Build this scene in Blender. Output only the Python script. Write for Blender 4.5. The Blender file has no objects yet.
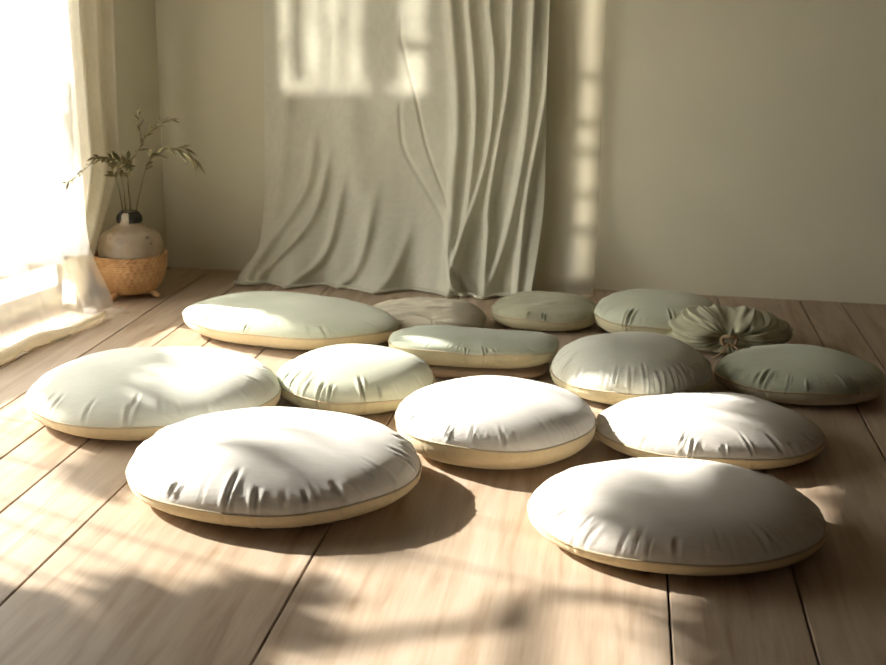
import bpy, bmesh, math, random
from mathutils import Vector, Matrix, noise
R = math.radians
scn = bpy.context.scene
COL = scn.collection

# ------------------------------------------------------------------ helpers
def tag(o, label=None, cat=None, group=None, kind=None):
    if label: o['label'] = label
    if cat: o['category'] = cat
    if group: o['group'] = group
    if kind: o['kind'] = kind
    return o

def mesh_obj(name, verts, faces, mat, parent=None, smooth=True):
    me = bpy.data.meshes.new(name)
    me.from_pydata([tuple(v) for v in verts], [], faces)
    me.update()
    if smooth:
        me.polygons.foreach_set('use_smooth', [True] * len(me.polygons))
    for m in (mat if isinstance(mat, (list, tuple)) else [mat]):
        me.materials.append(m)
    o = bpy.data.objects.new(name, me)
    COL.objects.link(o)
    if parent: o.parent = parent
    return o

def empty(name, loc, rz=0.0):
    o = bpy.data.objects.new(name, None)
    o.location = loc; o.rotation_euler = (0, 0, rz)
    o.empty_display_size = 0.05
    COL.objects.link(o)
    return o

class MB:
    """collects boxes, tubes and sheets into one mesh"""
    def __init__(s): s.v = []; s.f = []
    def add(s, vs, fs):
        n = len(s.v); s.v += [Vector(v) for v in vs]; s.f += [[i + n for i in f] for f in fs]
    def box(s, lo, hi, M=None):
        x0, y0, z0 = lo; x1, y1, z1 = hi
        vs = [Vector(p) for p in ((x0,y0,z0),(x1,y0,z0),(x1,y1,z0),(x0,y1,z0),(x0,y0,z1),(x1,y0,z1),(x1,y1,z1),(x0,y1,z1))]
        if M is not None: vs = [M @ v for v in vs]
        s.add(vs, [(0,3,2,1),(4,5,6,7),(0,1,5,4),(1,2,6,5),(2,3,7,6),(3,0,4,7)])
    def bbox(s, lo, hi, bev=0.004, M=None):
        bm = bmesh.new()
        bmesh.ops.create_cube(bm, size=1)
        for v in bm.verts:
            v.co = Vector([lo[i] + (v.co[i] + .5) * (hi[i] - lo[i]) for i in range(3)])
        bmesh.ops.bevel(bm, geom=bm.edges[:], offset=bev, segments=2, affect='EDGES', profile=.5)
        bm.verts.ensure_lookup_table()
        vs = [(M @ v.co) if M is not None else v.co.copy() for v in bm.verts]
        s.add(vs, [[v.index for v in f.verts] for f in bm.faces]); bm.free()
    def tube(s, pts, rad, seg=8, closed=False, caps=True):
        pts = [Vector(p) for p in pts]; n = len(pts)
        rad = rad if isinstance(rad, (list, tuple)) else [rad] * n
        ring = []; prev = None
        for i, p in enumerate(pts):
            a = pts[(i - 1) % n] if (closed or i > 0) else p
            b = pts[(i + 1) % n] if (closed or i < n - 1) else p
            t = (b - a).normalized()
            if prev is None:
                prev = t.orthogonal().normalized()
            u = (prev - t * prev.dot(t)).normalized(); prev = u
            w = t.cross(u)
            ring.append([p + (u * math.cos(2*math.pi*k/seg) + w * math.sin(2*math.pi*k/seg)) * rad[i] for k in range(seg)])
        vs = [v for r in ring for v in r]; fs = []
        for i in range(n if closed else n - 1):
            j = (i + 1) % n
            for k in range(seg):
                k2 = (k + 1) % seg
                fs.append((i*seg+k, i*seg+k2, j*seg+k2, j*seg+k))
        if caps and not closed:
            fs.append(tuple(reversed(range(seg)))); fs.append(tuple((n-1)*seg + k for k in range(seg)))
        s.add(vs, fs)
    def lathe(s, prof, seg=64, fn=None):
        vs = []; fs = []
        for (r, z) in prof:
            for k in range(seg):
                a = 2*math.pi*k/seg
                rr, zz = (r, z) if fn is None else fn(r, z, a)
                vs.append((rr*math.cos(a), rr*math.sin(a), zz))
        for i in range(len(prof) - 1):
            for k in range(seg):
                k2 = (k + 1) % seg
                fs.append((i*seg+k, i*seg+k2, (i+1)*seg+k2, (i+1)*seg+k))
        s.add(vs, fs)
    def build(s, name, mat, parent=None, smooth=True):
        return mesh_obj(name, s.v, s.f, mat, parent, smooth)

def catmull(pts, n=8):
    pts = [Vector(p) for p in pts]; out = []
    P = [pts[0]*2 - pts[1]] + pts + [pts[-1]*2 - pts[-2]]
    for i in range(1, len(P) - 2):
        for k in range(n):
            t = k / n
            a, b, c, d = P[i-1], P[i], P[i+1], P[i+2]
            out.append(.5*((2*b) + (c-a)*t + (2*a-5*b+4*c-d)*t*t + (3*b-a-3*c+d)*t**3))
    out.append(pts[-1]); return out

def sstep(a, b, x):
    t = min(1, max(0, (x - a) / (b - a))); return t*t*(3 - 2*t)

def lerp_path(path, z):
    """x of a polyline of (x, z) pairs (z falling) at height z"""
    if z >= path[0][1]: return path[0][0]
    for (x0, z0), (x1, z1) in zip(path, path[1:]):
        if z >= z1:
            t = (z0 - z) / (z0 - z1); return x0 + (x1 - x0) * t
    return path[-1][0]

# ------------------------------------------------------------------ materials
class NT:
    def __init__(s, name):
        s.m = bpy.data.materials.new(name); s.m.use_nodes = True
        s.t = s.m.node_tree; s.t.nodes.clear()
        s.out = s.n('ShaderNodeOutputMaterial')
    def n(s, typ, **kw):
        nd = s.t.nodes.new(typ)
        for k, v in kw.items():
            if k.startswith('i_'): nd.inputs[k[2:].replace('_', ' ')].default_value = v
            else: setattr(nd, k, v)
        return nd
    def l(s, a, b): s.t.links.new(a, b)
    def coords(s, scale=(1,1,1), rot=(0,0,0), which='Object'):
        tc = s.n('ShaderNodeTexCoord'); mp = s.n('ShaderNodeMapping')
        mp.inputs['Scale'].default_value = scale; mp.inputs['Rotation'].default_value = rot
        s.l(tc.outputs[which], mp.inputs['Vector']); return mp.outputs['Vector']
    def ramp(s, fac, stops):
        r = s.n('ShaderNodeValToRGB'); e = r.color_ramp.elements
        while len(e) < len(stops): e.new(.5)
        for el, (p, c) in zip(e, stops): el.position = p; el.color = (*c, 1)
        s.l(fac, r.inputs['Fac']); return r.outputs['Color']
    def mix(s, fac, a, b, mode='MIX'):
        m = s.n('ShaderNodeMix', data_type='RGBA', blend_type=mode)
        for sock, val in ((m.inputs[0], fac), (m.inputs[6], a), (m.inputs[7], b)):
            if hasattr(val, 'is_output'): s.l(val, sock)
            elif isinstance(val, (int, float)): sock.default_value = val
            else: sock.default_value = (*val, 1)
        return m.outputs[2]
    def bump(s, h, strength=.2, dist=.002, normal=None):
        b = s.n('ShaderNodeBump'); b.inputs['Strength'].default_value = strength; b.inputs['Distance'].default_value = dist
        s.l(h, b.inputs['Height'])
        if normal: s.l(normal, b.inputs['Normal'])
        return b.outputs['Normal']

def fabric(name, c1, c2, scale=900, sheen=.25, transl=0.0):
    k = NT(name); v = k.coords()
    nz = k.n('ShaderNodeTexNoise'); nz.inputs['Scale'].default_value = 5; nz.inputs['Detail'].default_value = 4; k.l(v, nz.inputs['Vector'])
    base = k.ramp(nz.outputs['Fac'], [(.35, c1), (.65, c2)])
    # slubby plain weave
    wx = k.n('ShaderNodeTexWave', bands_direction='X'); wx.inputs['Scale'].default_value = scale/6; wx.inputs['Distortion'].default_value = 1.5; wx.inputs['Detail'].default_value = 2
    wy = k.n('ShaderNodeTexWave', bands_direction='Y'); wy.inputs['Scale'].default_value = scale/6; wy.inputs['Distortion'].default_value = 1.5; wy.inputs['Detail'].default_value = 2
    k.l(v, wx.inputs['Vector']); k.l(v, wy.inputs['Vector'])
    ad = k.n('ShaderNodeMath', operation='ADD'); k.l(wx.outputs['Fac'], ad.inputs[0]); k.l(wy.outputs['Fac'], ad.inputs[1])
    sl = k.n('ShaderNodeTexNoise'); sl.inputs['Scale'].default_value = 1.0; sl.inputs['Detail'].default_value = 3
    k.l(k.coords((30, 260, 30)), sl.inputs['Vector'])
    base = k.mix(.10, base, k.ramp(sl.outputs['Fac'], [(.35, (.45,.43,.38)), (.6, (1,1,1))]), 'MULTIPLY')
    p = k.n('ShaderNodeBsdfPrincipled'); k.l(base, p.inputs['Base Color'])
    p.inputs['Roughness'].default_value = .85; p.inputs['Specular IOR Level'].default_value = .2
    p.inputs['Sheen Weight'].default_value = sheen; p.inputs['Sheen Roughness'].default_value = .5
    n1 = k.bump(ad.outputs[0], .15, .0006); n2 = k.bump(sl.outputs['Fac'], .25, .0012, n1)
    k.l(n2, p.inputs['Normal'])
    if transl:
        tr = k.n('ShaderNodeBsdfTranslucent'); k.l(base, tr.inputs['Color'])
        mx = k.n('ShaderNodeMixShader'); mx.inputs[0].default_value = transl
        k.l(p.outputs[0], mx.inputs[1]); k.l(tr.outputs[0], mx.inputs[2]); k.l(mx.outputs[0], k.out.inputs[0])
    else: k.l(p.outputs[0], k.out.inputs[0])
    return k.m

def sheer(name, col, see=.5, transl=.5):
    k = NT(name); v = k.coords()
    d = k.n('ShaderNodeBsdfDiffuse'); d.inputs['Color'].default_value = (*col, 1)
    t = k.n('ShaderNodeBsdfTranslucent'); t.inputs['Color'].default_value = (*col, 1)
    tp = k.n('ShaderNodeBsdfTransparent'); tp.inputs['Color'].default_value = (1, .985, .95, 1)
    m1 = k.n('ShaderNodeMixShader'); m1.inputs[0].default_value = transl; k.l(d.outputs[0], m1.inputs[1]); k.l(t.outputs[0], m1.inputs[2])
    m2 = k.n('ShaderNodeMixShader'); m2.inputs[0].default_value = see; k.l(m1.outputs[0], m2.inputs[1]); k.l(tp.outputs[0], m2.inputs[2])
    k.l(m2.outputs[0], k.out.inputs[0]); return k.m

def plain(name, col, rough=.6, spec=.3, nscale=0, var=.1, bump=0, metal=0):
    k = NT(name); p = k.n('ShaderNodeBsdfPrincipled')
    p.inputs['Roughness'].default_value = rough; p.inputs['Specular IOR Level'].default_value = spec; p.inputs['Metallic'].default_value = metal
    nz = k.n('ShaderNodeTexNoise'); nz.inputs['Scale'].default_value = nscale or 6; nz.inputs['Detail'].default_value = 5; k.l(k.coords(), nz.inputs['Vector'])
    c1 = tuple(c*(1-var) for c in col); c2 = tuple(min(1, c*(1+var)) for c in col)
    k.l(k.ramp(nz.outputs['Fac'], [(.3, c1), (.7, c2)]), p.inputs['Base Color'])
    if bump: k.l(k.bump(nz.outputs['Fac'], bump, .003), p.inputs['Normal'])
    k.l(p.outputs[0], k.out.inputs[0]); return k.m

def wood_floor():
    k = NT('oak_planks'); at = k.n('ShaderNodeAttribute', attribute_name='tone')
    # grain runs along the planks (object Y); every plank gets its own offset
    tc = k.n('ShaderNodeTexCoord'); cx = k.n('ShaderNodeCombineXYZ')
    mu = k.n('ShaderNodeMath', operation='MULTIPLY'); mu.inputs[1].default_value = 37; k.l(at.outputs['Fac'], mu.inputs[0])
    k.l(mu.outputs[0], cx.inputs[0]); k.l(mu.outputs[0], cx.inputs[1])
    va = k.n('ShaderNodeVectorMath', operation='ADD'); k.l(tc.outputs['Object'], va.inputs[0]); k.l(cx.outputs[0], va.inputs[1])
    def nz(scale, sc, det=5, dis=0.0):
        mp = k.n('ShaderNodeMapping'); mp.inputs['Scale'].default_value = scale; k.l(va.outputs[0], mp.inputs['Vector'])
        t = k.n('ShaderNodeTexNoise'); t.inputs['Scale'].default_value = sc; t.inputs['Detail'].default_value = det; t.inputs['Distortion'].default_value = dis
        k.l(mp.outputs[0], t.inputs['Vector']); return t.outputs['Fac']
    g1 = nz((9, .8, 1), 3, 6, .6); g2 = nz((60, 2.0, 1), 3, 4); g3 = nz((2.2, .9, 1), 2, 3)
    base = k.ramp(g1, [(.3, FL[0]), (.5, FL[1]), (.72, FL[2])])
    base = k.mix(.22, base, k.ramp(g2, [(.3, (.62,.55,.47)), (.62, (1,1,1))]), 'MULTIPLY')
    base = k.mix(.5, base, k.ramp(g3, [(.3, (.72,.67,.6)), (.65, (1,1,1))]), 'MULTIPLY')
    base = k.mix(1.0, base, k.ramp(at.outputs['Fac'], [(0, (.86,.83,.79)), (1, (1,1,1))]), 'MULTIPLY')
    # a few knots and checks
    mp = k.n('ShaderNodeMapping'); mp.inputs['Scale'].default_value = (3.4, 1.3, 1); k.l(va.outputs[0], mp.inputs['Vector'])
    vo = k.n('ShaderNodeTexVoronoi'); vo.inputs['Scale'].default_value = 1.6; k.l(mp.outputs[0], vo.inputs['Vector'])
    base = k.mix(.55, base, k.ramp(vo.outputs['Distance'], [(0.0, (.25,.17,.11)), (.045, (.75,.66,.55)), (.09, (1,1,1))]), 'MULTIPLY')
    p = k.n('ShaderNodeBsdfPrincipled'); k.l(base, p.inputs['Base Color'])
    p.inputs['Roughness'].default_value = .5; p.inputs['Specular IOR Level'].default_value = .2
    k.l(k.bump(g2, .12, .0015), p.inputs['Normal'])
    k.l(p.outputs[0], k.out.inputs[0]); return k.m

FL = [(.44,.33,.235), (.56,.45,.345), (.63,.53,.425)]
M = {}
M['floor'] = wood_floor()
M['gap'] = plain('dark_gap', (.02,.014,.01), .9, .1)
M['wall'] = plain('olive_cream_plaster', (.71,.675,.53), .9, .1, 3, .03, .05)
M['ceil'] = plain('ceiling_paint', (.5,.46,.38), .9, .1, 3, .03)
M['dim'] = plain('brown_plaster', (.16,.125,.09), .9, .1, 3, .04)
M['wframe'] = plain('white_frame_paint', (.82,.80,.76), .45, .4, 4, .03)
M['ground'] = plain('pale_gravel', (.55,.52,.46), .95, .1, 40, .15)
M['white'] = fabric('white_cotton', (.74,.725,.68), (.80,.785,.745))
M['cream'] = fabric('cream_cotton', (.73,.705,.65), (.79,.765,.71))
M['palesage'] = fabric('pale_sage_cotton', (.70,.72,.63), (.76,.775,.69))
M['sage'] = fabric('sage_cotton', (.60,.635,.495), (.67,.70,.56))
M['greysage'] = fabric('grey_sage_cotton', (.50,.545,.43), (.56,.60,.48))
M['olive'] = fabric('olive_linen', (.44,.435,.30), (.52,.515,.37))
M['taupe'] = fabric('taupe_linen', (.58,.53,.40), (.66,.61,.48))
M['under'] = fabric('calico_warm_bounce', (.70,.58,.36), (.78,.66,.43))  # golden bounce from the sunlit floor put into the underside colour
M['under_sage'] = fabric('sage_calico_bounce', (.56,.52,.34), (.62,.58,.39))  # sage underside, warm floor bounce mixed into its colour
M['tan'] = fabric('tan_canvas', (.42,.29,.17), (.48,.34,.21))
M['cord'] = fabric('seam_cord', (.55,.46,.31), (.62,.53,.37))
M['drape'] = fabric('ivory_linen_drape', (.75,.735,.61), (.79,.775,.65), 700, .2, .2)
M['drape_sheer'] = sheer('ivory_gauze', (.74,.71,.60), .62, .4)
M['sheer'] = sheer('white_voile', (.86,.86,.84), .72, .42)
M['panel'] = fabric('cream_curtain_cloth', (.88,.83,.70), (.92,.87,.75), 700, .2, .45)

# ------------------------------------------------------------------ room frame
P0 = Vector((-1.746, 4.757, 0))
U = Vector((-.2, -1, 0)).normalized()      # along the window wall, from the corner towards the viewer
N = Vector((1, -.2, 0)).normalized()       # into the room
ML = Matrix(((U.x, N.x, 0, P0.x), (U.y, N.y, 0, P0.y), (0, 0, 1, 0), (0, 0, 0, 1)))   # (u, off, z) -> world
def WL(u, off, z): return ML @ Vector((u, off, z))
B = Vector((1, -.0613, 0)).normalized()    # along the back wall, to the right
BN = Vector((-.0613, -1, 0)).normalized()  # into the room
MBk = Matrix(((B.x, BN.x, 0, P0.x), (B.y, BN.y, 0, P0.y), (0, 0, 1, 0), (0, 0, 0, 1)))
HC = 2.6
SUN_AZ, SUN_EL = R(25), R(26.5)
SD = Vector((math.cos(SUN_AZ)*math.cos(SUN_EL), -math.sin(SUN_AZ)*math.cos(SUN_EL), -math.sin(SUN_EL)))  # travel
SPOT = Vector((-3.5, -9.0, 2.4))      # unseen spot lamp added to throw dapples on the drape

# floor of separate planks with real gaps
seams = [-3.0,-2.82,-2.65,-2.47,-2.28,-2.1,-1.92,-1.73,-1.562,-1.392,-1.245,-1.052,-.56,.111,.346,.63,.77,.99,1.2,1.45,1.65,1.9,2.12,2.4,2.6,2.85,3.1,3.4]
rng = random.Random(3)
mb = MB(); tones = []
for i in range(len(seams) - 1):
    g = .0022
    n0 = len(mb.f)
    cuts = [-1.6, 5.2]
    if seams[i] < -1.7 or seams[i] > .7: cuts = [-1.6, rng.uniform(.6, 1.6), 5.2] if seams[i] < .7 else [-1.6, rng.uniform(1, 1.8), 5.2]
    for y0, y1 in zip(cuts, cuts[1:]):
        n0 = len(mb.f)
        mb.bbox((seams[i] + g, y0 + g, -.02), (seams[i+1] - g, y1 - g, 0), .0018)
        tn = rng.random()
        tones += [tn] * (len(mb.f) - n0)
n0 = len(mb.f)
mb.box((-3.0, -1.6, -.06), (3.4, 5.2, -.018))
tones += [0] * (len(mb.f) - n0)
fl = mb.build('floor', [M['floor'], M['gap']], smooth=False)
fl.data.polygons.foreach_set('material_index', [0]*n0 + [1]*(len(mb.f) - n0))
at = fl.data.attributes.new('tone', 'FLOAT', 'FACE'); at.data.foreach_set('value', tones)
tag(fl, kind='structure')

# walls
def wall_with_openings(name, Mx, length, openings, mat, thick=.1, start=-.2):
    w = MB(); us = sorted({start, length} | {o[0] for o in openings} | {o[1] for o in openings})
    for a, b in zip(us, us[1:]):
        op = [o for o in openings if o[0] <= a + 1e-6 and o[1] >= b - 1e-6]
        z = -.06
        for o in sorted(op, key=lambda q: q[2]):
            w.box((a, -thick, z), (b, 0, o[2]), Mx); z = o[3]
        w.box((a, -thick, z), (b, 0, HC), Mx)
    return tag(w.build(name, mat, smooth=False), kind='structure')
WIN1 = (.615, 2.45, .03, 1.385)
FY = -1.5
MF = Matrix(((1,0,0,0),(0,1,0,FY),(0,0,1,0),(0,0,0,1)))   # (x, off, z) of the wall behind the viewer
def cross(p):   # where the line from the glint to p crosses that wall
    t = (FY - SPOT.y)/(p.y - SPOT.y); q = SPOT + (p - SPOT)*t
    return q.x, q.z
def cpt(x, z):  # a point on the back drape
    return Vector((x, 4.54 - (x + .1) * .0613, z))
GOBO2 = (cross(cpt(-1.27, .7))[0], cross(cpt(-.72, .7))[0], cross(cpt(-1.0, .69))[1], 2.3)  # made-up opening behind the viewer, cut to shape the drape dapples
GOBO3 = (cross(cpt(-.215, .05))[0], cross(cpt(-.135, .05))[0], cross(cpt(-.1, .06))[1], 2.3)  # made-up slit, cut to throw the upright light stripe
wall_with_openings('wall_left', ML, 6.6, [WIN1], M['wall'])
wall_with_openings('wall_front', MF, 3.2, [GOBO2, GOBO3], M['dim'], .06, -3.1)
w = MB(); w.box((-.2, -.1, -.06), (5.3, 0, HC), MBk); tag(w.build('wall_back', M['wall'], smooth=False), kind='structure')
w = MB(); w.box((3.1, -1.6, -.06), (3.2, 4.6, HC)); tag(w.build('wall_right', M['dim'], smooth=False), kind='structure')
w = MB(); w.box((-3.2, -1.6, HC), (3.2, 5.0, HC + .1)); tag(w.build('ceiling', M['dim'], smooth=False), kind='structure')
w = MB(); w.box((-12, -14, -.5), (4, 9, -.42)); tag(w.build('ground', M['ground'], smooth=False), kind='structure')

# glass
k = NT('window_glass'); tp = k.n('ShaderNodeBsdfTransparent'); gl = k.n('ShaderNodeBsdfGlossy'); gl.inputs['Roughness'].default_value = .02
lw = k.n('ShaderNodeFresnel'); lw.inputs['IOR'].default_value = 1.2; mx = k.n('ShaderNodeMixShader')
k.l(lw.outputs[0], mx.inputs[0]); k.l(tp.outputs[0], mx.inputs[1]); k.l(gl.outputs[0], mx.inputs[2]); k.l(mx.outputs[0], k.out.inputs[0])
M['glass'] = k.m
M['bark'] = plain('grey_bark', (.12,.10,.08), .9, .1, 30, .3)

def window(name, op, bars, bar_w, y=-.06, rails=(), MX=None):
    u0, u1, z0, z1 = op; MX = MX or ML
    e = empty(name, MX @ Vector(((u0+u1)/2, 0, z0))); tag(e, kind='structure')
    inv = e.matrix_basis.inverted()
    f = MB(); t = .02; Mx = inv @ MX; fr = .03 if u1 - u0 > .6 else .004
    for lo, hi in (((u0-.0, y-t, z0), (u0+fr, y+t, z1)), ((u1-fr, y-t, z0), (u1, y+t, z1)), ((u0, y-t, z0), (u1, y+t, z0+fr)), ((u0, y-t, z1-fr), (u1, y+t, z1))):
        f.box(lo, hi, Mx)
    f.build('window_frame', M['wframe'], e, False)
    for (ub, wb) in bars:
        m = MB(); m.box((ub-wb/2, y-.012, z0+.03), (ub+wb/2, y+.012, z1-.03), Mx); m.build('mullion', M['wframe'], e, False)
    for (a, b, zb, wb) in rails:
        m = MB(); m.box((a, y-.012, zb-wb/2), (b, y+.012, zb+wb/2), Mx); m.build('mullion', M['wframe'], e, False)
    g = MB(); g.box((u0+.01, y-.002, z0+.01), (u1-.01, y+.002, z1-.01), Mx); g.build('window_pane', M['glass'], e, False)
    return e, Mx
e, Mx = window('window_1', WIN1, [], .03)
s = MB(); s.bbox((.58, -.09, .165), (2.6, .055, .235), .008, Mx); s.build('window_sill', M['wframe'], e)
# windows added out of view: openings and uprights shaped for dapples on the drape
def mid(x0, x1):
    a = cross(cpt(x0, .75))[0]; b = cross(cpt(x1, .75))[0]; return ((a+b)/2, abs(a-b))
b2 = [mid(-1.216, -1.174), mid(-1.104, -1.096), mid(-1.034, -1.019), mid(-.957, -.824)]
rz = cross(cpt(-.78, .866))[1]; ra = cross(cpt(-.824, .87))[0]; rb = cross(cpt(-.72, .87))[0]
window('gobo_window_2', GOBO2, b2, .02, y=-.03, rails=[(min(ra, rb), max(ra, rb), rz, .02)], MX=MF)
window('gobo_window_3', GOBO3, [], .02, y=-.03, rails=[(GOBO3[0], GOBO3[1], cross(cpt(-.12, z))[1], .012) for z in (.24, .37, .52, .62, .78)], MX=MF)
# tree-shaped light blocker added out of view: its boughs break the glint up
tr = empty('gobo_tree', (-2.35, -3.4, -.42)); tag(tr, 'tree-shaped light blocker added out of view behind the viewer', 'tree')
def dapple_beam(x, z, t): return SPOT + (cpt(x, z) - SPOT)*t - tr.location
TT = .42
tm = MB()
tm.tube(catmull([Vector((0, .1, 0)), Vector((0, .05, .9)), dapple_beam(-.88, .55, TT), dapple_beam(-.86, .85, TT), dapple_beam(-.80, 1.3, TT)], 6), [.03 - .0006*i for i in range(25)], 8)
tm.build('gobo_trunk', M['bark'], tr)
for pts in ([(-.87,.6),(-1.0,.72),(-1.08,.86),(-1.13,1.1)], [(-.87,.58),(-1.06,.70),(-1.2,.80),(-1.3,1.0)], [(-.86,.8),(-.98,.9),(-1.02,1.1)], [(-.86,.85),(-.74,.95),(-.70,1.1)], [(-1.06,.7),(-1.17,.68),(-1.24,.72)], [(-1.08,.86),(-1.05,.95),(-.98,1.05)], [(-1.2,.8),(-1.19,.9),(-1.15,1.0)]):
    bm_ = MB(); P = catmull([dapple_beam(x, z, TT) for x, z in pts], 5); bm_.tube(P, [.006 - .003*i/(len(P)-1) for i in range(len(P))], 6); bm_.build('gobo_branch', M['bark'], tr)

# ------------------------------------------------------------------ cushions
def cushion(name, label, c, a, b, rot, zs, ht, mats, z0=0.0, n=2.0, seed=1, npl=16, depth=.007, ears=(), tilt=(0, 0), p=2.6, q=.56,
            soft=.006, front=True, crumple=0.0, group='floor cushions', dents=()):
    """round pillow: gathered top cover, bottom cover, cord round the seam"""
    rg = random.Random(seed); rot = R(rot)
    root = empty(name, (c[0], c[1], z0)); tag(root, label, 'cushion', group)
    root.rotation_euler = (R(tilt[0]), R(tilt[1]), 0)
    NTH, NR = 300, 46
    pl = []; npl = int(npl*2.3)
    for i in range(npl):
        th = 2*math.pi*(i + rg.uniform(-.75, .75))/npl
        pl.append((th, rg.uniform(.010, .024), depth*(.12 + 1.35*rg.random()**1.8), rg.uniform(.66, .91), rg.uniform(-.35, .35)))
    ph = [rg.uniform(0, 6.28) for _ in range(8)]
    off = Vector((rg.uniform(-50, 50), rg.uniform(-50, 50), 0))
    def outline(th):
        # th is the world angle; the superellipse is turned by rot
        t = th - rot; ct, st = math.cos(t), math.sin(t)
        k = (abs(ct/a)**n + abs(st/b)**n)**(-1/n)
        for (et, am, wd) in ears:
            d = (th - R(et) + math.pi) % (2*math.pi) - math.pi
            k *= 1 + am*math.exp(-(d/wd)**2)
        k *= 1 + .006*math.sin(3*th + ph[0]) + .005*math.sin(5*th + ph[1])
        return k
    def pleat(r, th):
        s = 0
        for (t0, wd, dp, r0, sk) in pl:
            d = (th - t0 - sk*(1 - r)*.5 + math.pi) % (2*math.pi) - math.pi
            if abs(d) > .25: continue
            w = wd*(.6 + .8*(1 - r)/(1 - r0) if r > r0 else 1.4)
            env = sstep(r0, .93, r)*(1 - .55*sstep(.97, 1, r))
            s += dp*env*(-math.exp(-(d/w)**2) + .5*math.exp(-((d - 1.9*w)/(1.3*w))**2) + .5*math.exp(-((d + 1.9*w)/(1.3*w))**2))
        return s
    def seamz(th): return zs + .0025*math.sin(2*th + ph[2]) + .002*math.sin(5*th + ph[3])
    vt, vb = [], []
    for i in range(NR + 1):
        r = 1 - (1 - i/NR)**1.5
        for k in range(NTH):
            th = 2*math.pi*k/NTH; K = outline(th); x, y = K*r*math.cos(th), K*r*math.sin(th)
            pq = pleat(r, th)
            prof = max(0, 1 - r**p)**q
            z = zs + (seamz(th) - zs)*r**3 + ht*prof
            z += soft*noise.noise(Vector((x*5, y*5, 0)) + off)*(1 - r**6)*2
            for (dx, dy, dr, dd) in dents:
                z -= dd*math.exp(-((x-dx)**2 + (y-dy)**2)/dr**2)*(1 - r**4)
            if crumple:
                nn = noise.noise(Vector((x*7 + y*6, y*20, 3)) + off); n2 = noise.noise(Vector((x*13 - y*5, y*34, 7)) + off)
                z += crumple*((1 - abs(nn)*2.2) + .5*(1 - 2*abs(n2)))*(1 - r**5)
            gz = .0012*noise.noise(Vector((math.cos(th)*16, math.sin(th)*16, 1)) + off)*math.sin(th*90)*sstep(.84, .95, r)*(1 - sstep(.97, 1, r)); z += gz
            z += pq*(1 - r**4*.75)
            o = pq*r**3*.9
            vt.append((x + o*math.cos(th), y + o*math.sin(th), z))
    for i in range(NR//2 + 1):
        r = 1 - (1 - i/(NR//2))**1.6
        for k in range(NTH):
            th = 2*math.pi*k/NTH; K = outline(th)
            sz = seamz(th); zb = sz*(1 - max(0, 1 - r**7)**.5)
            pq = pleat(r, th)*.5 if r > .6 else 0
            bl = 1 + .02*math.sin(math.pi*min(1, zb/sz)) if r > .5 else 1
            vb.append((K*r*bl*math.cos(th) + pq*math.cos(th)*r**3, K*r*bl*math.sin(th) + pq*math.sin(th)*r**3, max(0, zb) + .0008))
    def grid(nr, flip):
        fs = []
        for k in range(NTH):     # one vertex at the pole
            f = (0, NTH+k, NTH+(k+1) % NTH)
            fs.append(f if not flip else f[::-1])
        for i in range(1, nr):
            for k in range(NTH):
                k2 = (k+1) % NTH
                f = (i*NTH+k, (i+1)*NTH+k, (i+1)*NTH+k2, i*NTH+k2)
                fs.append(f if not flip else f[::-1])
        return fs
    mesh_obj('top_cover', vt, grid(NR, False), mats[0], root)
    mesh_obj('bottom_cover', vb, grid(NR//2, True), mats[1], root)
    m = MB()
    ring = []
    for k in range(NTH):
        th = 2*math.pi*k/NTH; v = Vector(vt[NR*NTH + k]); ring.append(v + Vector((math.cos(th), math.sin(th), 0))*.0012)
    m.tube(ring, .0026, 6, closed=True)
    m.build('piping', mats[2], root)
    return root

S = M
cushion('floor_cushion', 'large round white cushion in front at left, lying partly in shade across its middle', (-.724, 2.582), .315, .286, 0, .051, .086,
        (S['white'], S['under'], S['cord']), seed=11, npl=19, depth=.008)
cushion('floor_cushion', 'round off-white cushion nearest the viewer at right, on the bare planks', (.130, 2.460), .291, .24, 0, .042, .077,
        (S['cream'], S['under'], S['cord']), seed=12, npl=18, depth=.007)
cushion('floor_cushion', 'round white cushion in the middle with warm bounce light coloured into its deep underside', (-.281, 2.925), .236, .23, 0, .068, .073,
        (S['white'], S['under'], S['cord']), seed=13, npl=17, depth=.008)
cushion('floor_cushion', 'white oval cushion just behind the nearest right cushion', (.222, 3.0), .268, .215, 0, .042, .06,
        (S['cream'], S['under'], S['cord']), seed=14, npl=18, depth=.009)
cushion('floor_cushion', 'broad pale cushion furthest left, with a shaded pointed left end', (-1.150, 3.04), .300, .29, 25, .055, .088,
        (S['palesage'], S['under'], S['cord']), seed=15, npl=16, depth=.006, n=2.25, ears=((205, .10, .35),))
cushion('floor_cushion', 'small plump sage cushion nestled against the broad leftmost cushion', (-.684, 3.238), .208, .205, 0, .048, .08,
        (S['sage'], S['under_sage'], S['cord']), seed=16, npl=20, depth=.010)
cushion('floor_cushion', 'long sage cushion at back left with a bright sun patch and pointed right corner', (-1.018, 3.84), .335, .225, -12, .055, .052,
        (S['sage'], S['under'], S['cord']), seed=17, npl=12, depth=.005, n=2.3, ears=((-17, .10, .22), (170, .05, .3)))
cushion('floor_cushion', 'flat oblong sage cushion lying on a thin tan pad', (-.405, 3.55), .240, .122, 0, .052, .027,
        (S['greysage'], S['under_sage'], S['cord']), z0=.0285, seed=18, npl=14, depth=.006, n=3.0, p=3.6, q=.5)
cushion('seat_pad', 'thin tan seat pad under the flat oblong sage cushion', (-.390, 3.55), .200, .122, 0, .015, .013,
        (S['tan'], S['tan'], S['tan']), seed=19, npl=6, depth=.001, n=2.6, soft=.0, p=6)
cushion('floor_cushion', 'round plump sage cushion between the oblong cushion and the grey one', (.040, 3.440), .216, .222, 0, .05, .092,
        (S['palesage'], S['under_sage'], S['cord']), seed=20, npl=21, depth=.010)
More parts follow.
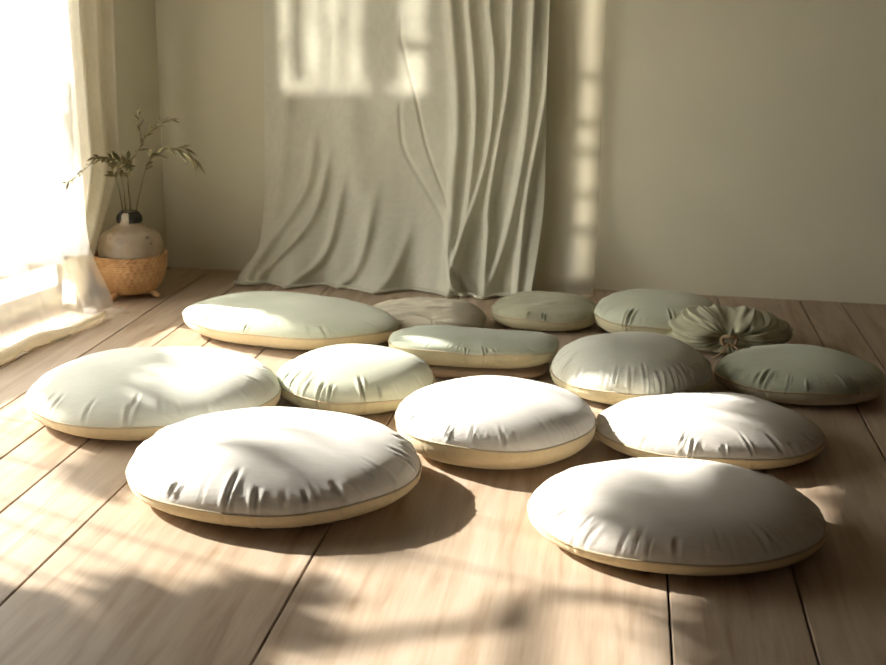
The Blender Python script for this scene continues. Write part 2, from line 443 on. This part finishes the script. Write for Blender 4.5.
cushion('floor_cushion', 'grey sage oval cushion furthest right, in shade', (.497, 3.5), .226, .19, 0, .046, .059,
        (S['greysage'], S['taupe'], S['cord']), seed=21, npl=19, depth=.009)
cushion('floor_cushion', 'small puffy olive cushion against the back wall', (.123, 4.09), .200, .185, 0, .055, .065,
        (S['sage'], S['under_sage'], S['cord']), seed=32, npl=15, depth=.010, n=2.3)
cushion('floor_cushion', 'low olive cushion at the back, left of the puffy one', (-.238, 4.12), .172, .150, 0, .045, .045,
        (S['olive'], S['under_sage'], S['cord']), seed=23, npl=12, depth=.008, n=2.4, crumple=.005)
cushion('floor_cushion', 'crumpled flat taupe cushion in front of the hanging drape', (-.622, 3.995), .200, .160, 0, .034, .036,
        (S['taupe'], S['taupe'], S['cord']), seed=24, npl=10, depth=.005, n=2.5, crumple=.011)

# gathered bundle: a knotted cushion whose pleats fan out from the tie on its near side
def knotted(loc):
    root = empty('knotted_cushion', loc)
    tag(root, 'olive knotted cushion with pleats fanning out from a dark tie, beside the puffy cushion', 'cushion', 'floor cushions')
    rg = random.Random(5); NTH, NR = 320, 40
    vs = []
    kx, ky, kz = -.01, -.13, .058
    A = Vector((0, -1, .25)).normalized(); X = Vector((1, 0, 0)); Zv = X.cross(A) * -1
    Zv = A.cross(X) * -1 if A.cross(X).z < 0 else A.cross(X)
    pt = sorted(rg.uniform(0, 2*math.pi) for _ in range(64)); pa = [rg.uniform(.35, 1.2) for _ in pt]; npl = 34; ph = [rg.uniform(-.06, .06) for _ in range(npl)]; am = [rg.uniform(.5, 1.2) for _ in range(npl)]
    ax, az, dep = .180, .064, .14
    for i in range(NR + 1):
        s = i/NR*math.pi*.92     # 0 at the knot, pi at the far side
        for k in range(NTH):
            th = 2*math.pi*k/NTH
            w = 0
            for t0, a0 in zip(pt, pa):
                dd = (th - t0 - .10*math.sin(s*2 + t0*5) + math.pi) % (2*math.pi) - math.pi
                if abs(dd) < .2: w = max(w, a0*math.exp(-(dd/.048)**2))
            rad = math.sin(s)**.8
            env = .02*sstep(.05, .5, s)*(1 - sstep(1.6, 2.7, s))
            gat = 1 + (w - .5)*env*15*.5 + .06*noise.noise(Vector((math.cos(th)*3, math.sin(th)*3, s)))
            d = -math.cos(s)*dep - .035*math.exp(-(s/.3)**2)*-1
            lob = 1 - .34*math.exp(-((th - math.pi/2)/.2)**2)*(1 - sstep(1.2, 2.2, s))
            x = ax*rad*math.cos(th)*gat
            z = az*rad*math.sin(th)*gat*lob
            y = d + (w - .5)*env
            zz = z + .062
            vs.append((x, y, max(.0012, zz)))
    fs = []
    for i in range(NR):
        for k in range(NTH):
            k2 = (k+1) % NTH; fs.append((i*NTH+k, i*NTH+k2, (i+1)*NTH+k2, (i+1)*NTH+k))
    fs.append(tuple(NR*NTH + k for k in range(NTH)))
    mesh_obj('gathered_cover', vs, fs, M['olive'], root)
    t = MB()
    t.tube([(.022*math.cos(a), -.128 + .004*math.sin(3*a), .060 + .014*math.sin(a)) for a in [2*math.pi*i/24 for i in range(24)]], .006, 8, closed=True)
    t.tube(catmull([(.0, -.132, .056), (.03, -.145, .035), (.05, -.15, .012)], 6), .003, 6)
    t.tube(catmull([(.0, -.132, .056), (-.02, -.147, .03), (-.045, -.152, .010)], 6), .003, 6)
    t.build('tie', M['tan'], root)
knotted((.325, 3.90, 0))

# ------------------------------------------------------------------ drape on the back wall
ridges = [  # (path of (x, z), width, height)
 ([(-.798,.889),(-.748,.697),(-.696,.486),(-.601,.255)], .006, -.007),
 ([(-.80,.60),(-.781,.483),(-.67,.303),(-.609,.204)], .008, -.006),
 ([(-.617,1.017),(-.588,.62),(-.602,.339),(-.601,-.037)], .022, .030),
 ([(-.552,.986),(-.523,.67),(-.535,.409),(-.566,.172)], .014, .028),
 ([(-.479,.987),(-.459,.784),(-.478,.493),(-.582,.103)], .012, .034),
 ([(-.399,1.019),(-.409,.737),(-.467,.345),(-.465,.21)], .014, .040),
 ([(-.327,1.02),(-.34,.579),(-.398,.213),(-.445,.041)], .016, .036),
 ([(-.256,1.02),(-.278,.708),(-.334,.35),(-.346,.148)], .014, .034),
 ([(-1.0,1.02),(-.98,.6),(-.92,.2),(-.9,0)], .05, .010),
 ([(-1.22,1.02),(-1.22,.7),(-1.26,.3),(-1.33,0)], .03, .014),
]
lower = [ # swags in the lower left, fading out upwards
 ([(-1.08,.60),(-1.118,.539),(-1.147,.352),(-1.287,.121),(-1.34,.03)], .020, .022),
 ([(-1.04,.52),(-1.067,.457),(-1.123,.233),(-1.30,.03)], .016, .024),
 ([(-.99,.45),(-1.015,.357),(-1.063,.114),(-1.181,.002)], .018, .024),
 ([(-.87,.40),(-.894,.311),(-.93,.085),(-1.0,0)], .022, .022),
 ([(-.75,.30),(-.76,.2),(-.8,.06),(-.85,0)], .02, .014),
 ([(-.615,.30),(-.6,.136),(-.564,.035),(-.529,0)], .010, .026),
 ([(-.60,.30),(-.583,.137),(-.521,.037),(-.478,0)], .010, .024),
]
def smooth_path(p): return [(v.x, v.y) for v in catmull([(x, z, 0) for x, z in p], 6)]
ridges = [(smooth_path(p), a, b) for p, a, b in ridges]; lower = [(smooth_path(p), a, b) for p, a, b in lower]
def drape():
    e = empty('drape', P0 + B*.9 + BN*.1)
    tag(e, 'ivory linen drape hanging against the back wall, its hem spilling on the floor', 'curtain')
    inv = e.matrix_basis.inverted()
    NX, NZ = 300, 190
    def surf(x0, x1, flare_l, flare_r, name, mat, sheer_only=False, off0=.075, zbot=.004):
        vs = []
        for j in range(NZ + 1):
            t = j/NZ; z = 2.35 + (zbot - 2.35)*(t**.8)
            fl_ = sstep(.42, 0, z)**1.6
            for i in range(NX + 1):
                s = i/NX
                x = x0 + (x1 - x0)*s
                zz = z
                x += -flare_l*(1 - s)**2*sstep(.16, 0, z)**1.3 + flare_r*s*fl_ - .014*(1-s)*sstep(1.1, .1, z)
                o = off0
                if not sheer_only:
                    for path, wd, hh in ridges:
                        d = x - lerp_path(path, z)
                        if abs(d) < wd*4:
                            e1 = 1 if hh > 0 else sstep(path[-1][1] - .05, path[-1][1] + .1, z)*sstep(path[0][1] + .1, path[0][1], z)
                            o += .85*hh*math.exp(-(d/wd)**2)*e1
                    for path, wd, hh in lower:
                        d = x - lerp_path(path, z)
                        if abs(d) < wd*4:
                            o += hh*math.exp(-(d/wd)**2)*sstep(path[0][1], path[0][1] - .22, z)
                    # the header is pleated
                    o += .018*math.sin(x*46)*sstep(1.2, 2.2, z)
                    o += .006*noise.noise(Vector((x*7, z*3, 2)))
                    o += (.10 + .03*noise.noise(Vector((x*9, 0, 5))))*fl_ + .035*sstep(.12, 0, z)*(.6 + .4*math.sin(x*21 + 1))
                else:
                    o += .006*math.sin(x*40 + z*2) + .10*fl_
                # the last centimetres lie on the floor
                vs.append(inv @ (P0 + B*((x + 1.746)/B.x) + BN*o + Vector((0, 0, zz))))
        # hem lying flat: extra rows rolled forward and under
        base = vs[-(NX+1):]
        for kk, (fo, dz) in enumerate(((.018, .004), (.032, .012), (.040, .006), (.036, .0), (.02, -.001))):
            for i in range(NX + 1):
                vv = base[i] + (inv.to_3x3() @ (BN*fo*(.8 + .35*math.sin(i*.05 + 1)))) + Vector((0, 0, dz))
                vs.append(vv)
        fs = [(j*(NX+1)+i, j*(NX+1)+i+1, (j+1)*(NX+1)+i+1, (j+1)*(NX+1)+i) for j in range(NZ + 5) for i in range(NX)]
        return mesh_obj(name, vs, fs, mat, e)
    surf(-1.302, -.275, .07, -.02, 'linen_panel', M['drape'])
    surf(-.30, -.085, 0, 0, 'gauze_panel', M['drape_sheer'], True, .04)
    r = MB(); r.tube([inv @ (P0 + B*.3 + BN*.09 + Vector((0,0,2.37))), inv @ (P0 + B*1.85 + BN*.09 + Vector((0,0,2.37)))], .012, 12)
    r.build('curtain_rod', M['wframe'], e)
drape()

# ------------------------------------------------------------------ curtains on the window wall
def wavy_curtain(name, label, u0, u1, off, amp, waves, mat, part, flare=0.0, zb=.003, spill=.06, seed=1, top=2.3, u0b=None, u1b=None, skirt=0.0, zt=1.05):
    e = empty(name, WL((u0+u1)/2, off, 0)); tag(e, label, 'curtain')
    inv = e.matrix_basis.inverted(); rg = random.Random(seed); ph = [rg.uniform(0, 6) for _ in range(6)]
    NX, NZ = int(220*max(1, (u1-u0)/1.0)), 110
    u0b = u0 if u0b is None else u0b; u1b = u1 if u1b is None else u1b
    vs = []
    for j in range(NZ + 1):
        t = j/NZ; z = top + (zb - top)*t
        low = sstep(.3, 0, z)
        for i in range(NX + 1):
            s = i/NX; tt = sstep(zt, 0, z)
            u = (u0 + (u0b - u0)*tt) + ((u1 + (u1b - u1)*tt) - (u0 + (u0b - u0)*tt))*s
            w = math.sin(2*math.pi*waves*s + ph[0] + .5*math.sin(z*1.7 + ph[1])) + .45*math.sin(2*math.pi*waves*2.3*s + ph[2] + z*.6)
            o = off + amp*w*(1 + .3*low) + skirt*low**1.5 + .01*noise.noise(Vector((u*6, z*2, seed)))
            vs.append(inv @ WL(u, max(.012, o), z))
    base = [v.copy() for v in vs[-(NX+1):]]; n3 = inv.to_3x3() @ N
    R_ = 9
    for kk in range(1, R_ + 1):
        q = kk/R_
        for i in range(NX + 1):
            nn = noise.noise(Vector((i*.035, q*2.0, seed*3))) ; n2 = noise.noise(Vector((i*.09, q*4, seed)))
            up = .022*math.sin(q*math.pi)*(.6 + nn) + .010*abs(n2)*math.sin(q*math.pi)
            vs.append(base[i] + n3*spill*q*(1 + .5*nn) + Vector((0, 0, max(0, up))))
    fs = [(j*(NX+1)+i, j*(NX+1)+i+1, (j+1)*(NX+1)+i+1, (j+1)*(NX+1)+i) for j in range(NZ + R_) for i in range(NX)]
    mesh_obj(part, vs, fs, mat, e)
    return e, inv
e, inv = wavy_curtain('sheer_curtain', 'white sheer curtain over the window, its hem spread on the planks', .725, 2.75, .115, .012, 11, M['sheer'], 'voile_panel', spill=.06, seed=4, u0b=.70, skirt=.08)
h = MB()
# rolled hem of the sheer on the boards
pts = []
for i in range(60):
    u = .80 + i*.032
    pts.append(inv @ WL(u, .245 + .012*math.sin(i*.45) + .01*math.sin(i*.17), .018 + .004*math.sin(i*.6)))
h.tube(pts, [.008 + .010*sstep(0, 12, i) + .003*math.sin(i*.8) for i in range(60)], 10)
h.build('rolled_hem', M['panel'], e)
wavy_curtain('side_curtain', 'cream curtain panel hanging between the window and the corner', .385, .635, .055, .014, 2.2, M['panel'], 'cloth_panel', spill=.015, seed=9, u0b=.625, u1b=.74, zt=.52)

# ------------------------------------------------------------------ basket, vase, sprigs
BX, BY = -1.705, 4.27
bk = empty('basket', (BX, BY, 0)); tag(bk, 'round tan woven basket on the floor in the corner', 'basket')
def weave(r, z, a):
    k = math.sin(z*260)*math.cos(a*34 + (math.pi if int(z*41.4) % 2 else 0))
    return r + .0022*k + .001*math.sin(z*520), z
prof = [(.0, .016), (.06, .016), (.078, .018), (.092, .028), (.106, .045), (.117, .065), (.1235, .088), (.127, .110), (.128, .130), (.127, .147)]
P2 = []
for (r0, z0), (r1, z1) in zip(prof, prof[1:]):
    for q in range(6): P2.append((r0 + (r1-r0)*q/6, z0 + (z1-z0)*q/6))
P2.append(prof[-1])
k = NT('woven_straw'); v = k.coords()
wv = k.n('ShaderNodeTexWave', bands_direction='Z'); wv.inputs['Scale'].default_value = 42; wv.inputs['Distortion'].default_value = 2; k.l(v, wv.inputs['Vector'])
nz = k.n('ShaderNodeTexNoise'); nz.inputs['Scale'].default_value = 30; k.l(v, nz.inputs['Vector'])
c = k.mix(.35, k.ramp(nz.outputs['Fac'], [(.3, (.50,.29,.13)), (.7, (.66,.42,.21))]), k.ramp(wv.outputs['Fac'], [(.2, (.55,.45,.35)), (.6, (1,1,1))]), 'MULTIPLY')
pb = k.n('ShaderNodeBsdfPrincipled'); k.l(c, pb.inputs['Base Color']); pb.inputs['Roughness'].default_value = .7
k.l(k.bump(wv.outputs['Fac'], .4, .003), pb.inputs['Normal']); k.l(pb.outputs[0], k.out.inputs[0]); M['straw'] = k.m
m = MB(); m.lathe(P2 + [(r - .006, z) for r, z in reversed(P2[6:])], 140, weave); m.build('basket_body', M['straw'], bk)
m = MB()
for s in (0, math.pi):
    m.tube([((.1258 + .0035*math.cos(9*a*2 + s))*math.cos(a), (.1258 + .0035*math.cos(9*a*2 + s))*math.sin(a), .148 + .0035*math.sin(9*a*2 + s)) for a in [2*math.pi*i/180 for i in range(180)]], .0042, 8, closed=True)
m.build('rim', M['straw'], bk)
for a in (R(-15), R(75), R(165), R(-105)):
    m = MB(); m.tube(catmull([(.055*math.cos(a), .055*math.sin(a), .019), (.085*math.cos(a), .085*math.sin(a), .024), (.102*math.cos(a), .102*math.sin(a), .016), (.118*math.cos(a), .118*math.sin(a), .009)], 5), [.010]*8 + [.012]*5 + [.009]*3, 10)
    m.build('foot', M['straw'], bk)

vs = empty('vase', (BX + .008, BY, .022)); tag(vs, 'cloudy glass vase with a dark collar standing in the woven basket', 'vase')
k = NT('cloudy_glass'); d = k.n('ShaderNodeBsdfDiffuse'); nz = k.n('ShaderNodeTexNoise'); nz.inputs['Scale'].default_value = 14; k.l(k.coords(), nz.inputs['Vector'])
k.l(k.ramp(nz.outputs['Fac'], [(.35, (.58,.46,.32)), (.65, (.76,.65,.50))]), d.inputs['Color'])
tp = k.n('ShaderNodeBsdfTransparent'); tp.inputs['Color'].default_value = (.95,.88,.78,1); gl = k.n('ShaderNodeBsdfGlossy'); gl.inputs['Roughness'].default_value = .25
m1 = k.n('ShaderNodeMixShader'); m1.inputs[0].default_value = .6; k.l(d.outputs[0], m1.inputs[1]); k.l(tp.outputs[0], m1.inputs[2])
m2 = k.n('ShaderNodeMixShader'); m2.inputs[0].default_value = .06; k.l(m1.outputs[0], m2.inputs[1]); k.l(gl.outputs[0], m2.inputs[2]); k.l(m2.outputs[0], k.out.inputs[0]); M['cloudy'] = k.m
m = MB(); m.lathe([(r_, z_*1.16) for r_, z_ in [(.0, .0), (.07, .0), (.095, .03), (.108, .075), (.111, .115), (.109, .145), (.098, .172), (.072, .187), (.050, .196), (.040, .204), (.036, .214)]], 64)
m.build('vase_body', M['cloudy'], vs)
M['dark'] = plain('dark_bronze', (.018,.016,.012), .5, .4)
m = MB(); m.lathe([(r_, z_*1.16) for r_, z_ in [(.036, .205), (.042, .206), (.045, .212), (.044, .224), (.036, .234), (.028, .240), (.026, .238), (.028, .226), (.030, .212), (.034, .206)]], 96, lambda r, z, a: (r if abs((a - R(262) + math.pi) % (2*math.pi) - math.pi) > R(24) else min(r, .024), z))
# three little prongs that leave a bright gap in front, as in a flower frog
m.build('collar', M['dark'], vs)
M['label'] = plain('pale_stopper', (.45,.41,.32), .8, .1)
m = MB(); m.lathe([(r_, z_*1.16) for r_, z_ in [(.0, .206), (.034, .206), (.035, .210), (.032, .230), (.022, .238), (.0, .239)]], 32); m.build('stopper', M['label'], vs)

M['leaf'] = plain('dry_olive_leaf', (.19,.16,.075), .6, .3, 30, .35)
M['stem'] = plain('olive_stem', (.12,.095,.04), .7, .2, 30, .2)
def leaf(m, p, d, L, wd, rg, fold=.25, droop=.25):
    d = Vector(d).normalized(); up = Vector((rg.uniform(-.4,.4), rg.uniform(-.9,-.3), rg.uniform(.3,1))).normalized()
    s = d.cross(up).normalized(); up = s.cross(d)
    vs_, n = [], 7
    for i in range(n + 1):
        t = i/n; c = Vector(p) + d*L*t + Vector((0,0,-1))*droop*L*t*t
        w = wd*math.sin(math.pi*min(.999, t**.8))*.5 + .0003
        vs_ += [c + s*w + up*w*fold, c - up*.0006, c - s*w + up*w*fold, c + up*.0004]
    fs = []
    for i in range(n):
        a, b = i*4, (i+1)*4
        fs += [(a, a+1, b+1, b), (a+1, a+2, b+2, b+1), (a, b, b+3, a+3), (a+3, b+3, b+2, a+2)]
    m.add(vs_, fs)
spr = empty('olive_sprigs', (BX + .010, BY, .295)); tag(spr, 'dry olive green leafy sprigs standing in the vase in the corner', 'plant')
rg = random.Random(21)
def sprig(path, r0, leaves, L=.05, wd=.012, spread=1.0, tipn=0):
    pts = catmull([(x*(1.16 if y > -.2 else 1), y, z*.97) for x, y, z in path], 8); n = len(pts)
    st = MB(); st.tube(pts, [r0*(1 - .7*i/(n-1)) for i in range(n)], 7); so = st.build('stem', M['stem'], spr)
    if not leaves: return
    lm = MB()
    t0, t1, cnt = leaves
    for i in range(cnt):
        f = (t0 + (t1 - t0)*i/max(1, cnt-1))*(n - 1); a = min(n-2, int(f)); p = pts[a].lerp(pts[a+1], f - a)
        d = (pts[a+1] - pts[a]).normalized()
        side = Vector((rg.uniform(-1,1), rg.uniform(-1,1), rg.uniform(-.8,.8)))
        side = (side - d*side.dot(d)).normalized()
        leaf(lm, p, d*.75 + side*spread*rg.uniform(.5,1), L*rg.uniform(.6,1.15), wd*rg.uniform(.7,1.2), rg)
    leaf(lm, pts[-1], pts[-1]-pts[-2], L, wd, rg)
    lm.build('leaves', M['leaf'], so)
def sp(px, z, y=0): return (px, y, z)   # metres right of the vase, up from its mouth, towards the viewer = -y
sprig([(0,0,-.21),(.003,0,.0),(.0,0,.10),(.008,-.01,.19)], .0042, (.75, 1, 7), .045, .014)
sprig([(.0,0,-.21),(.02,0,.0),(.05,-.01,.12),(.075,-.02,.20)], .0034, (.8, 1, 6), .045, .013)
sprig([(-.01,0,-.21),(-.012,0,0),(-.016,.0,.10),(-.03,-.01,.17)], .003, (.75, 1, 7), .04, .014)
sprig([(-.006,.01,-.21),(-.024,.01,.0),(-.034,.01,.09),(-.05,0,.16)], .0026, (.8, 1, 6), .04, .014)
# upper sprig
sprig([(.004,-.01,.17),(.045,-.02,.225),(.07,-.02,.275),(.115,-.03,.325)], .0024, (.25, 1, 12), .046, .009, .7)
sprig([(.055,-.02,.25),(.052,-.02,.29),(.05,-.02,.345)], .0015, (.5, 1, 4), .035, .006, .5)
sprig([(.085,-.02,.29),(.12,-.02,.32),(.15,-.03,.335)], .0015, (.3, 1, 6), .035, .008, .5)
# right sprig with long drooping leaves
sprig([(.06,-.01,.17),(.10,-.02,.215),(.15,-.04,.235),(.19,-.06,.225)], .0022, (.25, 1, 9), .06, .010, .45)
sprig([(.15,-.03,.235),(.19,-.04,.238),(.222,-.05,.205)], .0016, (.2, 1, 6), .055, .010, .4)
# left cluster and the long bare twig that reaches out to the left
sprig([(0,-.02,.17),(-.03,-.06,.20),(-.055,-.10,.205)], .0022, (.1, 1, 20), .042, .013, .9)
sprig([(.01,-.02,.16),(.03,-.06,.18),(.0,-.10,.20)], .002, (.1, 1, 20), .042, .014, 1.0)
sprig([(-.01,-.03,.16),(.0,-.14,.195),(-.006,-.245,.215),(-.013,-.334,.196),(-.016,-.395,.178),(-.020,-.458,.170)], .0017, (.45, 1, 12), .034, .009, .7)

# ------------------------------------------------------------------ unseen shrub added outside the window, leaf clumps placed to shade the floor
sh = empty('gobo_shrub', WL(1.7, -1.3, -.42)); tag(sh, 'unseen leafy shrub added outside the window to shade floor and cushions', 'shrub')
inv = sh.matrix_basis.inverted(); inv_sh = inv; rg = random.Random(8)
M['green'] = plain('gobo_leaf', (.10,.14,.05), .6, .3, 12, .3)
blobs = [(1.52, .556, .33, .066, 700, 1.2), (2.42, .67, .17, .11, 520, 1.0), (2.21, .80, .14, .08, 420, 1.0), (2.07, .866, .09, .045, 160, 1.0), (1.963, .89, .05, .024, 40, 1.0), (2.30, .865, .13, .06, 300, 1.0), (2.40, .78, .12, .10, 360, 1.0), (1.65, 1.31, .22, .080, 650, 1.2),
         (1.70, .905, .12, .035, 44, 2.6), (1.40, 1.31, .12, .04, 40, 3.0), (.60, .70, .13, .12, 300, 1.2), (.80, 1.40, .20, .085, 480, 1.2)]
lm = MB(); stm = MB()
for pts, r_ in ([(2.158, .919), (1.992, .99), (1.883, 1.052), (1.757, 1.076), (1.661, 1.148), (1.618, 1.243)], .013), ([(1.757, 1.076), (1.911, 1.095), (2.055, 1.119), (2.21, 1.195)], .013):
    stm.tube(catmull([inv_sh @ (WL(u, 0, z) - SD*1.3) for u, z in pts], 6), r_, 8)
root_p = inv @ WL(1.7, -1.3, -.42)
for (u, z, ru, rz_, cnt, t) in blobs:
    cen = WL(u, 0, z) - SD*t
    st_path = [root_p, root_p.lerp(inv @ cen, .5) + Vector((0, 0, .12)), inv @ cen]
    stm.tube(catmull(st_path, 6), .004, 6)
    for i in range(cnt):
        a = rg.uniform(0, 6.28); rr = math.sqrt(rg.random())
        p = inv @ (WL(u + ru*rr*math.cos(a), 0, z + rz_*rr*math.sin(a)) - SD*(t + rg.uniform(-.12, .12)))
        leaf(lm, p, (rg.uniform(-1,1), rg.uniform(-1,1), rg.uniform(-1,1)), rg.uniform(.05,.08), rg.uniform(.025,.04), rg)
stm.build('stem', M['stem'], sh); lm.build('gobo_foliage', M['green'], sh)

# ------------------------------------------------------------------ light
def look(o, d): o.rotation_euler = Vector(d).to_track_quat('-Z', 'Y').to_euler()
sun = bpy.data.lights.new('sun', 'SUN'); sun.energy = 18.5; sun.angle = R(.8); sun.color = (1, .955, .89)
so = bpy.data.objects.new('sun', sun); COL.objects.link(so); look(so, SD); so.location = (-6, 6, 5)
sl = bpy.data.lights.new('dapple_beam', 'SPOT'); sl.energy = 9000; sl.spot_size = R(24); sl.spot_blend = .3; sl.shadow_soft_size = .035; sl.color = (1, .93, .82)  # added spot with no known source, lights the drape in dapples
s2 = bpy.data.objects.new('dapple_beam', sl); COL.objects.link(s2); s2.location = SPOT; look(s2, Vector((-.8, 4.5, .8)) - SPOT)
for i, op in enumerate((WIN1,)):
    a = bpy.data.lights.new('portal', 'AREA'); a.shape = 'RECTANGLE'; a.size = op[1]-op[0]; a.size_y = op[3]-op[2]; a.cycles.is_portal = True
    ao = bpy.data.objects.new('portal', a); COL.objects.link(ao); ao.location = WL((op[0]+op[1])/2, -.11, (op[2]+op[3])/2)
    ao.rotation_euler = N.to_track_quat('-Z', 'Z').to_euler()
wd = bpy.data.worlds.new('sky'); scn.world = wd; wd.use_nodes = True
bg = wd.node_tree.nodes['Background']; bg.inputs[0].default_value = (.99, .97, .90, 1); bg.inputs[1].default_value = 9.5

# ------------------------------------------------------------------ camera
f, CXp, CYp = 1300.0, 443, 332.5
pitch = math.atan((332.5 + 10)/f); psi = math.atan(187/(f/math.cos(pitch))); roll = R(.5)
fw = Vector((-math.sin(psi)*math.cos(pitch), math.cos(psi)*math.cos(pitch), -math.sin(pitch)))
rt = Vector((math.cos(psi), math.sin(psi), 0)); up = rt.cross(fw)
rt2 = rt*math.cos(roll) + up*math.sin(roll); up2 = up*math.cos(roll) - rt*math.sin(roll)
cam = bpy.data.cameras.new('camera'); cam.sensor_width = 36; cam.lens = 36*f/886
co = bpy.data.objects.new('camera', cam); COL.objects.link(co)
co.matrix_world = Matrix(((rt2.x, up2.x, -fw.x, 0), (rt2.y, up2.y, -fw.y, 0), (rt2.z, up2.z, -fw.z, 1.05), (0,0,0,1)))
cam.dof.use_dof = True; cam.dof.focus_distance = 3.0; cam.dof.aperture_fstop = 5.6
cam.clip_start = .05
scn.camera = co

vsn = scn.view_settings
vsn.view_transform = 'Standard'; vsn.look = 'None'; vsn.gamma = 1; vsn.exposure = 0.14; vsn.use_curve_mapping = False
scn.cycles.use_denoising = True
scn.cycles.max_bounces = 14; scn.cycles.diffuse_bounces = 7; scn.cycles.transparent_max_bounces = 16
